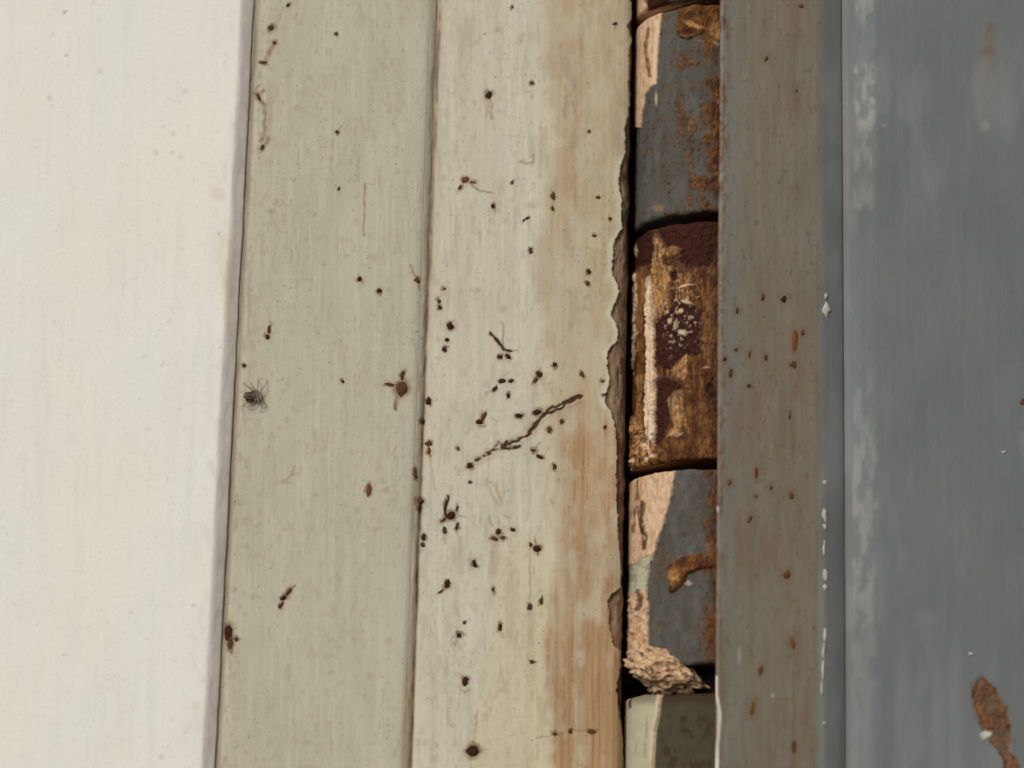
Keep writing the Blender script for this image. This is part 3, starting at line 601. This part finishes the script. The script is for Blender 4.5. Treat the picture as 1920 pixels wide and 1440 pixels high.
def k2(px, py):
    it = [('rust', 0, [(1100, 300), (1500, 300), (1500, 1000), (1100, 1000)]),
          ('dark', -.12, [(1228, 430), (1262, 412), (1350, 400), (1350, 470), (1330, 500), (1290, 505), (1262, 480), (1240, 450)]),
          ('dark', -.05, [(1180, 440), (1225, 430), (1228, 470), (1222, 495), (1182, 505)]),
          ('tan', .25, [(1228, 448), (1245, 455), (1250, 465), (1268, 461), (1279, 471), (1270, 481), (1245, 482), (1240, 500), (1225, 505)]),
          ('tan', .22, [(1222, 505), (1240, 495), (1258, 500), (1263, 515), (1254, 535), (1260, 548), (1250, 578), (1240, 592), (1228, 605), (1225, 560)]),
          ('pale', .18, [(1186, 512), (1194, 512), (1192, 640), (1188, 700), (1180, 720), (1182, 600)]),
          ('pale', .40, [(1216, 520), (1225, 518), (1227, 600), (1231, 690), (1233, 800), (1227, 832), (1211, 815), (1212, 760), (1215, 680), (1213, 590)]),
          ('dark', .20, [(1230, 608), (1250, 585), (1272, 560), (1297, 570), (1313, 580), (1313, 662), (1290, 668), (1278, 682), (1262, 692), (1246, 690), (1231, 670)]),
          ('dark', .05, [(1231, 712), (1248, 705), (1262, 712), (1286, 722), (1283, 731), (1265, 732), (1256, 750), (1256, 790), (1250, 812), (1240, 832), (1230, 838), (1230, 760)]),
          ('tan', .12, [(1262, 690), (1288, 663), (1288, 700), (1283, 718), (1264, 705)]),
          ('tan', .15, [(1252, 748), (1265, 735), (1281, 735), (1281, 780), (1276, 812), (1250, 822), (1262, 800), (1258, 770)]),
          ('dark', -.25, [(1323, 725), (1340, 706), (1345, 748), (1330, 752)]),
          ('tan', .30, [(1165, 770), (1190, 785), (1210, 815), (1232, 836), (1244, 846), (1228, 866), (1200, 880), (1165, 890)])]
    M, h = layers(px, py, it, 4.2, 15, 102)
    n = fbm(px / 11, py / 40, 151, 4)
    M['tan'] = np.maximum(M['tan'], sm(px, 1300, 1318) * sm(n, .42, .7) * .55 * (1 - M['dark']))
    mid = ((px > 1192) & (px < 1216)).astype(float) * sm(py, 500, 520)
    M['tan'] = np.maximum(M['tan'], mid * sm(n, .35, .65) * .45)
    low = poly(px, py, [(1165, 770), (1190, 785), (1210, 815), (1244, 846), (1228, 880), (1165, 890)])
    M['pale'] = np.maximum(M['pale'], low * sm(fbm(px / 7, py / 9, 152, 3), .56, .68) * .8)
    M['rust'] = np.maximum(M['rust'], low * sm(fbm(px / 7, py / 9, 153, 3), .54, .64)); M['tan'] = M['tan'] * (1 - .8 * low * sm(fbm(px / 7, py / 9, 153, 3), .54, .64))
    dk = sm(px, 1285, 1300) * (1 - sm(px, 1306, 1318)) * sm(py, 690, 740)
    M['dark'] = np.maximum(M['dark'], dk * .55 * sm(n, .3, .6))
    M['dark'] = np.maximum(M['dark'], sm(fbm(px / 7, py / 14, 154, 4), .58, .72) * .6 * (1 - M['pale']))
    wx, wy = warp(px, py, 3, 7, 155)
    for x, y, rx, ry, rot, a in ((1278, 584, 4, 4, 0, .8), (1281, 624, 7, 5, 30, .8), (1258, 603, 4, 5, 20, .6), (1288, 567, 10, 3, 25, .7), (1284, 536, 14, 2.5, -12, .7), (1252, 585, 4, 3, 0, .5), (1297, 598, 5, 3, -20, .4), (1269, 612, 3, 9, 10, .45), (1192, 470, 3, 12, 0, .6), (1272, 815, 10, 3, -10, .4), (1325, 690, 8, 2.5, 0, .4)):
        b = blob(wx, wy, x, y, rx, ry, rot, .5); M['pale'] = np.maximum(M['pale'], b * a); h = h + b * .10; M['dark'] = M['dark'] * (1 - b * a)
    zone = blob(px, py, 1278, 590, 34, 75, 0, .5)
    g = zone * sm(fbm(px / 5, py / 6, 159, 3), .60, .72); M['pale'] = np.maximum(M['pale'], g * .42); M['dark'] = M['dark'] * (1 - g * .5); h = h + g * .08
    st = sm(fbm(px / 4, py / 40, 160, 3), .50, .68); M['pale'] = M['pale'] * (1 - .55 * st * (px < 1236)); M['tan'] = np.maximum(M['tan'], st * .5 * (px > 1213) * (px < 1234) * sm(py, 515, 530))
    M['dark'] = np.maximum(M['dark'], M['tan'] * sm(fbm(px / 4, py / 12, 191, 3), .60, .74) * .7)
    M['rust'] = np.maximum(M['rust'], M['pale'] * 0)
    M['tan'] = M['tan'] * (1 - .55 * sm(fbm(px / 9, py / 18, 192, 3), .48, .66))
    b = blob(px, py, 1263, 517, 6, 9, 0, .3); M['dark'] = np.maximum(M['dark'], b); M['tan'] *= 1 - b; h = h - .3 * b
    M['dark'] = np.maximum(M['dark'], stroke(px, py, [(1196, 470), (1186, 480), (1180, 500)], 5, .5) * .9)
    for y in (455, 640, 645, 641): pass
    M['dark'] = np.maximum(M['dark'], stroke(*warp(px, py, 3, 10, 156), [(1308, 640), (1345, 646)], 3, .5) * .8)
    M['dark'] = np.maximum(M['dark'], sm(px + 14 * (n - .5), 1306, 1352) * .75)  # barrel's shading towards the seam, painted with the dark rust tone
    v1 = sm(fbm(px / 6, py / 34, 193, 4), .50, .72); v2 = sm(fbm(px / 3, py / 4, 194, 3), .62, .76)
    M['dark'] = np.clip(np.maximum(M['dark'], np.maximum(v1 * .62, v2 * .6) * (1 - .6 * M['pale'])), 0, 1)
    M['tan'] = np.maximum(M['tan'], sm(fbm(px / 4, py / 50, 195, 4), .58, .74) * .6 * (1 - M['dark']) * sm(py, 500, 530))
    M['dark'] = np.maximum(M['dark'], (1 - sm(px, 1183, 1200)) * .35 * (1 - M['pale']))  # painted shading where the barrel turns away at its left edge
    h = h * 1.25 - v2 * .12
    return pack(M, h + (fbm(px / 8, py / 13, 157, 4) - .5) * .42 + low * (fbm(px / 6, py / 9, 158, 3) - .5) * .7)

def k3(px, py):
    M, h = layers(px, py, [
        ('cream', .30, [(1165, 880), (1267, 880), (1263, 920), (1255, 948), (1246, 985), (1237, 1005), (1229, 1035), (1219, 1056), (1217, 1080), (1214, 1108), (1217, 1140), (1217, 1250), (1165, 1250)]),
        ('green', .22, [(1165, 1062), (1195, 1058), (1207, 1046), (1222, 1040), (1219, 1056), (1217, 1080), (1214, 1106), (1196, 1110), (1165, 1112)]),
        ('rust', .18, [(1254, 1062), (1274, 1046), (1298, 1038), (1345, 1040), (1345, 1064), (1312, 1066), (1292, 1074), (1280, 1096), (1270, 1106), (1256, 1112)])], 2.6, 13, 103)
    left = sm(-px, -1218, -1208)
    n = fbm(px / 8, py / 30, 161, 4)
    M['rust'] = np.maximum(M['rust'], left * M['cream'] * sm(n, .48, .66) * .8 * (1 - sm(py, 1040, 1070)))
    M['dark'] = np.maximum(M['dark'], stroke(*warp(px, py, 4, 14, 162), [(1207, 945), (1206, 985), (1211, 1005), (1212, 1028)], 5, .5) * .85)
    M['tan'] = np.maximum(M['tan'], left * M['cream'] * sm(fbm(px / 9, py / 26, 163, 3), .5, .6) * .6)
    M['pale'] = np.maximum(M['pale'], M['cream'] * sm(fbm(px / 11, py / 16, 164, 4), .54, .70) * .45)
    M['pale'] = np.maximum(M['pale'], stroke(px, py, [(1236, 950), (1226, 985)], 8, .8) * M['cream'] * .4)
    M['dark'] = np.maximum(M['dark'], stroke(*warp(px, py, 3, 12, 165), [(1200, 1110), (1204, 1128), (1200, 1142)], 5, .5) * .8 * (M['cream'] + M['green']))
    seam_rust_shade(px, py, M, 1316, 1344)
    M['dark'] = np.maximum(M['dark'], stroke(*warp(px, py, 5, 14, 166), [(1342, 1062), (1318, 1062), (1290, 1076), (1278, 1098), (1258, 1112)], 3.4, .5) * .8)
    M['pale'] = np.maximum(M['pale'], blob(*warp(px, py, 8, 7, 167), 1291, 1094, 6, 5, 20, .6) * .5)
    M['tan'] = np.maximum(M['tan'], blob(*warp(px, py, 5, 9, 168), 1262, 1080, 10, 14, 20, .4) * .6)
    M['dark'] = np.maximum(M['dark'], blob(px, py, 1283, 1002, 5, 5) * .5)
    sp = sm(fbm(px / 14, py / 22, 169, 4), .6, .75) * .4 * (1 - M['cream']); M['rust'] = np.maximum(M['rust'], sp)
    crk = M['cream'] * sm(py, 1110, 1130)
    return pack(M, h + (fbm(px / 10, py / 16, 170, 3) - .5) * .14 + crk * (fbm(px / 6, py / 8, 171, 3) - .5) * .5 + sm(M['rust'], .4, .9) * (fbm(px / 7, py / 9, 172, 3) - .4) * .35)

def k4(px, py):
    M, h = layers(px, py, [('olive', 0, [(1100, 1200), (1500, 1200), (1500, 2200), (1100, 2200)]),
        ('green', .45, [(1150, 1290), (1239, 1290), (1240, 1318), (1236, 1342), (1230, 1372), (1226, 1440), (1222, 2000), (1150, 2000)])], 1.2, 20, 104)
    M['pale'] = np.maximum(M['pale'], stroke(px, py, [(1238, 1304), (1235, 1340), (1228, 1372), (1224, 1440), (1222, 1520)], 3.2, .6) * .65 * (.55 + .7 * fbm(px / 9, py / 22, 183, 3)))
    M['dark'] = np.maximum(M['dark'], sm(fbm(px / 8, py / 30, 184, 4), .56, .76) * .35)
    M['pale'] = np.maximum(M['pale'], stroke(px, py, [(1180, 1300), (1181, 1340), (1176, 1380), (1172, 1440)], 4, .5) * .6)
    M['dark'] = np.maximum(M['dark'], sm(px, 1232, 1250) * sm(fbm(px / 16, py / 26, 181, 4), .5, .7) * .55)
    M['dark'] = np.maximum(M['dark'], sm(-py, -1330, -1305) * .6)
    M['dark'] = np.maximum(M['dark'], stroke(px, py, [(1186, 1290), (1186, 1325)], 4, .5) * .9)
    return pack(M, h + (fbm(px / 14, py / 18, 182, 3) - .5) * .12)

knuckle('knuckle', -260, -9, k0)
knuckle('knuckle', 7, 397, k1, label='grey painted knuckle with cream paint left on its side')
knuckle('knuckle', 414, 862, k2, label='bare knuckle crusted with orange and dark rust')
knuckle('knuckle', 880, 1246, k3, label='grey knuckle with a cream wedge of peeled paint')
knuckle('knuckle', 1302, 1720, k4, label='olive grey knuckle with a pale strip of thick paint')

# pin through the barrel
def tube(name, x, y, r, z0, z1, mat, parent, n=32):
    a = np.linspace(0, 2 * math.pi, n, endpoint=False)
    zs = np.linspace(z0, z1, 5)
    V = np.array([(x + r * math.cos(t), y + r * math.sin(t), z) for z in zs for t in a])
    f = [(k * n + i, k * n + (i + 1) % n, (k + 1) * n + (i + 1) % n, (k + 1) * n + i) for k in range(4) for i in range(n)]
    return make_mesh(name, V, np.array(f), mat, parent, ngons=[list(range(n))[::-1], list(range(4 * n, 5 * n))])
M_PIN = Mat('black greasy pin', .7, .3); M_PIN = M_PIN.done(lin(38, 24, 16))
tube('pin', XC, Y_AX * MM, 5.5 * MM, ZLO, ZHI, M_PIN, hinge)

# crumpled lump of paint and rust stuck in the lowest gap
def lump(name, px, py, Y, hx, hy, hz, rot, mat, parent, seed, sub=5, amp=.35):
    bm = bmesh.new(); bmesh.ops.create_icosphere(bm, subdivisions=sub, radius=1.0)
    P = np.array([v.co[:] for v in bm.verts])
    from mathutils import noise as mn
    dsp = np.array([mn.fractal(Vector(p) * 1.7 + Vector((seed, 0, 0)), .9, 2.1, 5) * .30 + (abs(mn.noise(Vector(p) * 3.6)) - .25) * -.55 + mn.noise(Vector(p) * 9) * .10 for p in P])
    P = P * (1 + dsp)[:, None]
    taper = np.interp(P[:, 0], [-1, -.3, .4, 1.2], [.95, 1.12, .75, .22])
    P[:, 2] *= taper; P[:, 2] -= .22 * np.clip(P[:, 0], 0, 2) ** 1.2
    a = math.radians(rot); c, s = math.cos(a), math.sin(a)
    X = P[:, 0] * hx; Z = P[:, 2] * hz; X, Z = X * c - Z * s, X * s + Z * c
    o_ = unproject(px, py, Y * MM)
    V = np.stack([o_[0] + X * PXM, o_[1] + P[:, 1] * hy * MM, o_[2] + Z * PXM], -1)
    for v, p in zip(bm.verts, V): v.co = p
    me = bpy.data.meshes.new(name); bm.to_mesh(me); bm.free()
    me.polygons.foreach_set('use_smooth', np.ones(len(me.polygons), bool)); me.materials.append(mat)
    o = bpy.data.objects.new(name, me); col.objects.link(o); put(o, parent); return o
ML = Mat('crumpled paint crust', .8, .2)
cl_ = ML.mix(ML.ramp(ML.noise(.5, .5, .4, 5, .65, 1), .38, .62), lin(172, 136, 98), lin(222, 192, 156))
cl_ = ML.mix(ML.ramp(ML.noise(.8, .8, .5, 4, .6, 2), .50, .64), cl_, lin(88, 54, 28))
M_LUMP = ML.done(cl_, ML.noise(.25, .25, .25, 5, .65, 3), .15, .9)
lp = lump('paint_lump', 1254, 1260, -3.4, 62, 2.8, 38, -12, M_LUMP, hinge, 7)
lp['label'] = 'crumpled tan lump of paint and rust in the lowest gap'

# ------------------------------------------------------------------ door
door = empty('door', (X_(1560, -7), Y_DOOR * MM, Zp(1440)), 'grey painted metal door with a rusty edge strip beside the hinge', 'door')
SP_STRIP = [(1430, 556, 4, 9, 8, 'd'), (1470, 560, 5, 9, 20, 'k'), (1490, 638, 6, 20, 5, 'o'), (1488, 684, 7, 7, 0, 'b'), (1404, 724, 4, 5, 0, 'k'), (1405, 664, 3, 10, 12, 'b'), (1436, 671, 4, 6, 0, 'd'), (1505, 624, 4, 7, 0, 'b'), (1382, 583, 4, 7, 0, 'd'),
            (1418, 884, 4, 14, 2, 'b'), (1417, 931, 5, 4, 0, 'd'), (1407, 972, 4, 10, 12, 'd'), (1484, 928, 5, 9, 0, 'b'), (1475, 1078, 7, 9, 30, 'b'), (1486, 1204, 5, 11, -15, 'o'), (1411, 1328, 5, 14, 10, 'o'), (1368, 905, 5, 7, 0, 'o'), (1359, 674, 4, 5, 0, 'k'),
            (1437, 110, 4, 6, 20, 'd'), (1493, 170, 4, 5, 0, 'd'), (1502, 12, 6, 5, 0, 'b'), (1481, 780, 3, 10, 0, 'b'), (1370, 700, 4, 9, 5, 'd'), (1380, 655, 4, 4, 0, 'b'), (1426, 1258, 4, 10, 20, 'b'), (1489, 1400, 5, 12, 0, 'b'), (1445, 915, 3, 7, 0, 'b')]
SP_DOOR = [(1919, 754, 7, 8, 0, 'b'), (1883, 847, 5, 4, 0, 'w'), (1821, 1226, 5, 3, 15, 'w')]
CHIPS = [(1548, 581, 7, 15), (1548, 556, 4, 6), (1546, 904, 5, 6), (1546, 964, 6, 16), (1546, 988, 4, 8), (1545, 1030, 3, 16), (1547, 1078, 5, 14), (1546, 1102, 5, 6), (1546, 1190, 4, 14), (1544, 1222, 4, 18), (1543, 1258, 4, 22), (1541, 1294, 3, 16), (1545, 1356, 5, 3)]

def door_field(px, py, ci):
    z = np.zeros(px.shape); lean = (py - 720)
    k = 1545 - lean * .0035; q = px + lean * .0065
    strip = 1 - sm(px, k - 16, k - 2 + 10 * (fbm(py / 60, z, 201, 3) - .5))
    h = (fbm(px / 7, py / 140, 202, 3) - .5) * .025 + (fbm(px / 80, py / 130, 203, 2) - .5) * .14
    tan = strip * (.78 + .45 * (fbm(px / 40, py / 240, 204, 3) - .3))
    tan = tan * np.interp(px, [1345, 1360, 1385, 1400], [.9, .68, .72, 1.0])
    tan = np.maximum(tan, sm(-px, -1560, -1548) * .25)
    bleed = strip * sm(fbm(px / 24, py / 130, 205, 4), .42, .75) * np.interp(py, [-60, 300, 600, 900, 1440], [.15, .12, .25, .45, .55])
    bleed = np.maximum(bleed, sm(-q, -1376, -1347) * sm(fbm(px / 9, py / 30, 206, 4), .42, .6) * np.interp(py, [0, 360, 420, 700, 1100, 1300], [1, .9, .4, .5, .7, .3]))
    bleed = np.maximum(bleed, np.exp(-((px - 1492) / 14) ** 2) * sm(fbm(px / 12, py / 60, 207, 4), .45, .65) * .6 * strip)
    fleck = strip * sm(fbm(px / 4, py / 11, 208, 3), .68, .78) * .55
    rust = sm(-q + 26 * (fbm(px / 9, py / 14, 223, 3) - .5), -1364, -1348) * sm(fbm(px / 7, py / 22, 209, 4), .40, .56) * np.interp(py, [0, 80, 130, 190, 350, 420, 760, 1100, 1250], [1, .9, .4, .9, .9, .5, .5, .6, .15])
    h = h + rust * (fbm(px / 6, py / 8, 210, 3) - .3) * .3
    dirt = fleck * .8
    for x, y, rx, ry, rot, kk in SP_STRIP: bleed = np.maximum(bleed, blob(px, py, x, y, rx * 1.8 + 2, ry * 1.5 + 3, rot, .7) * .6)
    # chalky scuffs down the fold
    sc_ = z.copy()
    band = sm(px, 1596 - lean * .004, 1602 - lean * .004) * (1 - sm(px + 16 * (fbm(px / 18, py / 26, 211, 3) - .5), 1632, 1650))
    up = np.interp(py, [0, 30, 60, 110, 130, 230, 250, 300, 330, 360, 385, 400, 640, 740, 860, 1000, 1120, 1240, 1440], [.5, .4, .15, .2, .5, .6, .3, .35, .1, .3, .3, .05, .05, .22, .42, .42, .35, .22, .16])
    sc_ = band * up * (.45 + 1.0 * sm(fbm(px / 12, py / 34, 212, 4), .35, .65))
    wx, wy = warp(px, py, 6, 9, 213)
    for x, y, rx, ry, s in ((1604, 129, 4, 7, 1), (1630, 148, 8, 14, .8), (1633, 188, 8, 7, 1), (1606, 198, 4, 12, .9), (1636, 222, 8, 10, .8), (1610, 215, 10, 8, .4), (1609, 158, 6, 6, .5), (1632, 10, 6, 16, .7), (1612, 8, 10, 6, .6), (1622, 285, 10, 18, .5), (1620, 372, 14, 10, .5), (1586, 155, 4, 4, .5), (1586, 192, 4, 4, .5), (1657, 234, 5, 4, .4), (1640, 948, 5, 10, .5), (1610, 735, 5, 10, .5), (1633, 880, 5, 30, .3)):
        sc_ = np.maximum(sc_, blob(wx, wy, x, y, rx, ry, 0, .5) * s * .8)
    for x in (1690, 1756, 1788): sc_ = np.maximum(sc_, np.exp(-((px - x - (py - 1100) * .01) / 16) ** 2) * sm(py, 1120, 1300) * .17)
    sc_ = np.maximum(sc_, np.exp(-((px - 1625) / 14) ** 2) * sm(py, 1200, 1300) * .3)
    sc_ = np.maximum(sc_, sm(fbm(px / 60, py / 170, 216, 4), .55, .75) * .16 * (1 - strip))
    # dried dribble
    sw = stroke(*warp(px, py, 8, 16, 214), [(1854, 55), (1852, 110), (1848, 190), (1846, 232)], 11, .8) * (.35 + .9 * fbm(px / 9, py / 16, 224, 4))
    tan = np.maximum(tan, sw * np.interp(py, [30, 120, 180, 240], [.75, .7, .4, .25]) * (.5 + fbm(px / 8, py / 12, 217, 3)))
    sc_ = np.maximum(sc_, blob(px, py, 1847, 236, 9, 10) * .5 * .5 + sw * sm(py, 150, 220) * .10)
    bleed = np.maximum(bleed, blob(wx, wy, 1853, 98, 14, 10, 0, .6) * .6 + blob(wx, wy, 1855, 48, 8, 8, 0, .6) * .5)
    h = h + sw * .02
    # rusty scab low on the face
    pat = poly(*warp(px, py, 6, 16, 215), [(1841, 1266), (1852, 1280), (1866, 1290), (1878, 1318), (1890, 1335), (1896, 1358), (1894, 1384), (1890, 1404), (1906, 1426), (1918, 1450), (1916, 1520), (1890, 1520), (1882, 1430), (1874, 1414), (1858, 1392), (1842, 1372), (1834, 1345), (1826, 1316), (1822, 1292), (1830, 1284)])
    mid = blob(wx, wy, 1856, 1322, 15, 15, 20, .6)
    tl = poly(px, py, [(1848, 1370), (1862, 1368), (1892, 1366), (1893, 1410), (1878, 1412)])
    rust = np.maximum(rust, pat * (1 - .75 * mid) * (1 - .5 * tl) * (.55 + .7 * fbm(px / 6, py / 8, 221, 3)))
    dirt = np.maximum(dirt, pat * sm(fbm(px / 7, py / 9, 222, 4), .54, .68) * .8); tan = np.maximum(tan, pat * mid); bleed = np.maximum(bleed, pat * .9)
    bleed = np.maximum(bleed, poly(*warp(px, py, 7, 16, 218), [(1841, 1258), (1890, 1320), (1902, 1370), (1900, 1420), (1860, 1400), (1820, 1330), (1820, 1280)]) * .3)
    white = blob(wx, wy, 1849, 1377, 10, 6, -25, .5) * .8
    h = h - pat * .08 + pat * (fbm(px / 7, py / 8, 219, 4) - .5) * .14
    # worn white paint and painted edge highlight, hinge side of the strip
    white = np.maximum(white, stroke(px, py, [(1343, 1270), (1344, 1305), (1350, 1338), (1348, 1370), (1345, 1400), (1344, 1445)], 3.0, .4) * np.interp(py, [1260, 1290, 1400, 1440], [.9, .8, .6, 1]))
    white = np.maximum(white, blob(px, py, 1343, 955, 4, 6, 0, .4) * .6)
    sc_ = np.maximum(sc_, blob(px, py, 1386, 1230, 4, 16, 0, .5) * .35 + blob(px, py, 1449, 1304, 4, 4) * .6)
    green = np.exp(-((px - 1541) / 7) ** 2) * sm(py, 1000, 1100)
    sc_ = np.maximum(sc_, green * .2)
    # darker band along the fold
    dirt = np.maximum(dirt, np.exp(-((px - (1583 - lean * .003)) / 9) ** 2) * (.22 + .25 * fbm(px / 9, py / 80, 220, 3)))
    cl = lambda a: np.clip(a, 0, 1)
    return h, st4(cl(sc_), cl(rust), cl(dirt), cl(tan)), st4(cl(white), cl(bleed), z, z)

strip_line = [(1345, -6.9)] + fine_line([(1345, -7.6), (1345.3, -8.1), (1347, -8.32), (1351, Y_STRIP), (1530, Y_STRIP)], 2.2) + fine_line([(1533, Y_STRIP + .015), (1540, Y_STRIP + .05), (1547, Y_STRIP + .14), (1553, Y_STRIP + .28), (1560, Y_STRIP + .44), (1572, Y_STRIP + .74), (1579, Y_STRIP + .92), (1582, Y_STRIP + 1.0)], 2.2)
strip = extrude('edge_strip', to_xy(strip_line + [(1582, -6.75), (1345, -6.75)]), zaxis(2.2), door_field, M_DOOR, door)
strip['label'] = 'brownish grey edge strip with rust flecks, next to the hinge'
face_line = fine_line([(1580, Y_STRIP + 1.12), (1586, Y_STRIP + 1.02), (1594, Y_STRIP + .86), (1604, Y_DOOR - .42), (1616, Y_DOOR - .46), (1980, Y_DOOR - .46)], 3.0) + [(a, Y_DOOR - .46) for a in range(2020, 2700, 40)]
face = extrude('face_panel', to_xy(face_line + [(2700, 12), (1580, 12)]), zaxis(3.0), door_field, M_DOOR, door)
face['label'] = 'smooth blue-grey face of the door with chalky scuffs'

# ------------------------------------------------------------------ scabs, specks and chips
RNG = random.Random(5)
def front_depth(line, x):
    return float(np.interp(x, [p[0] for p in line], [p[1] for p in line]))

def scab(name, x, y, rx, ry, rot, kind, line, parent, hgt=.10):
    lean = {id(outer): -.046, id(inner): -.030}.get(id(line), -.004)
    Yd = front_depth(line, x - lean * (y - 720)) * MM
    c = unproject(x, y, Yd)
    rx *= 1.02; ry *= 1.02
    n = 12; rows = ((1.0, -.03), (.82, .55), (.45, 1.0))
    ph = [RNG.uniform(.5, 1.3) for _ in range(n)]; ph = [(ph[i] * 2 + ph[i - 1]) / 3 for i in range(n)]; ph = [.92 + .25 * (q - .9) for q in ph] if rx > 9 else ph; ph[RNG.randrange(n)] *= RNG.choice((1, 1, 1.35)); hgt *= RNG.uniform(.7, 1.7)
    a = math.radians(-rot); V = []
    for rr, hh in rows:
        for i in range(n):
            t = 2 * math.pi * i / n; q = ph[i] * rr * RNG.uniform(.93, 1.07)
            dx = rx * q * math.cos(t); dz = ry * q * math.sin(t)
            X = dx * math.cos(a) - dz * math.sin(a); Z = dx * math.sin(a) + dz * math.cos(a)
            V.append((c[0] + X * PXM, Yd - hh * hgt * MM * RNG.uniform(.8, 1.2) + (.06 * MM if hh < 0 else 0), c[2] + Z * PXM))
    V.append((c[0], Yd - hgt * MM, c[2]))
    f = [(k * n + i, k * n + (i + 1) % n, (k + 1) * n + (i + 1) % n, (k + 1) * n + i) for k in range(2) for i in range(n)]
    tri = [[2 * n + i, 2 * n + (i + 1) % n, 3 * n] for i in range(n)]
    return make_mesh(name, np.array(V), np.array(f), SPOT[kind], parent, ngons=tri)

NAME = {'k': 'rust_scab', 'd': 'dirt_speck', 'b': 'rust_spot', 'o': 'rust_spot', 'g': 'dirt_speck', 'v': 'stain_spot', 'w': 'paint_chip'}
SOFT = 'gv'                                                   # these faint ones are only stains in the paint
for s in SP_OUT:
    if s[5] not in SOFT: scab(NAME[s[5]], *s, outer, outer_band)
for s in SP_IN:
    if s[5] not in SOFT: scab(NAME[s[5]], *s, inner, inner_band)
for s in SP_STRIP: scab(NAME[s[5]], *s, strip_line, strip, .07)
for s in SP_DOOR: scab(NAME[s[5]], *s, face_line, face, .08)
for x, y, rx, ry in CHIPS: scab('paint_chip', x, y, rx, ry, 0, 'w', strip_line, strip, .14)

# ------------------------------------------------------------------ spider on the outer band
def spider():
    SY = Y_OUT
    def q(px, py, up): p = unproject(px, py, (SY - up) * MM); return (p - org) / MM
    org = unproject(470, 742, SY * MM)
    verts = []; edges = []; rad = []
    def v(px, py, up, r): verts.append(tuple(q(px, py, up))); rad.append(r); return len(verts) - 1
    b = [v(456, 743, .45, .22), v(462, 743, .52, .52), v(470, 742.5, .55, .60), v(477, 742, .5, .42), v(482, 742, .45, .40), v(487, 742, .42, .22)]
    edges += list(zip(b[:-1], b[1:]))
    legs = [(3, [(474, 731, .8), (462, 722, .6), (456, 717, .04)]), (4, [(478, 730, .85), (472, 722, .65), (467, 715, .04)]), (4, [(483, 729, .85), (484, 720, .6), (484, 711, .04)]), (5, [(488, 733, .85), (497, 724, .65), (501, 711, .04)]),
            (3, [(468, 752, .75), (460, 757, .5), (453, 760, .04)]), (4, [(478, 752, .8), (472, 761, .55), (467, 769, .04)]), (4, [(484, 752, .85), (491, 763, .6), (488, 774, .04)]), (5, [(489, 748, .85), (497, 757, .6), (499, 766, .04)])]
    for root, pts in legs:
        prev = b[root]
        for k, (x, y, u) in enumerate(pts):
            i = v(x, y, u, (.065, .05, .032)[k]); edges.append((prev, i)); prev = i
    me = bpy.data.meshes.new('spider'); me.from_pydata(verts, edges, []); me.update()
    o = bpy.data.objects.new('spider', me); col.objects.link(o)
    o.location = org; o.scale = (MM, MM, MM)
    sk = o.modifiers.new('skin', 'SKIN')
    sv = me.skin_vertices if me.skin_vertices else None
    bm = bmesh.new(); bm.from_mesh(me); lay = bm.verts.layers.skin.verify()
    for vt, r in zip(bm.verts, rad): vt[lay].radius = (r, r); vt[lay].use_root = False
    bm.verts.ensure_lookup_table(); bm.verts[b[2]][lay].use_root = True
    bm.to_mesh(me); bm.free()
    sb = o.modifiers.new('smooth', 'SUBSURF'); sb.levels = 2; sb.render_levels = 2
    M = Mat('spider skin', .6, .3)
    g = M.n('ShaderNodeVectorMath'); g.operation = 'LENGTH'; M.link(M.co.outputs['Object'], g.inputs[0])
    c = M.mix(M.ramp(g.outputs['Value'], 1.0, 1.5), M.mix(M.ramp(M.noise(400, 400, 400, 3, .6, 1), .4, .6), lin(38, 24, 16), lin(84, 64, 48)), lin(138, 124, 102))
    me.materials.append(M.done(c))
    tag(o, 'tiny brown spider with spread legs sitting on the cream frame near the wall', 'spider')
spider()
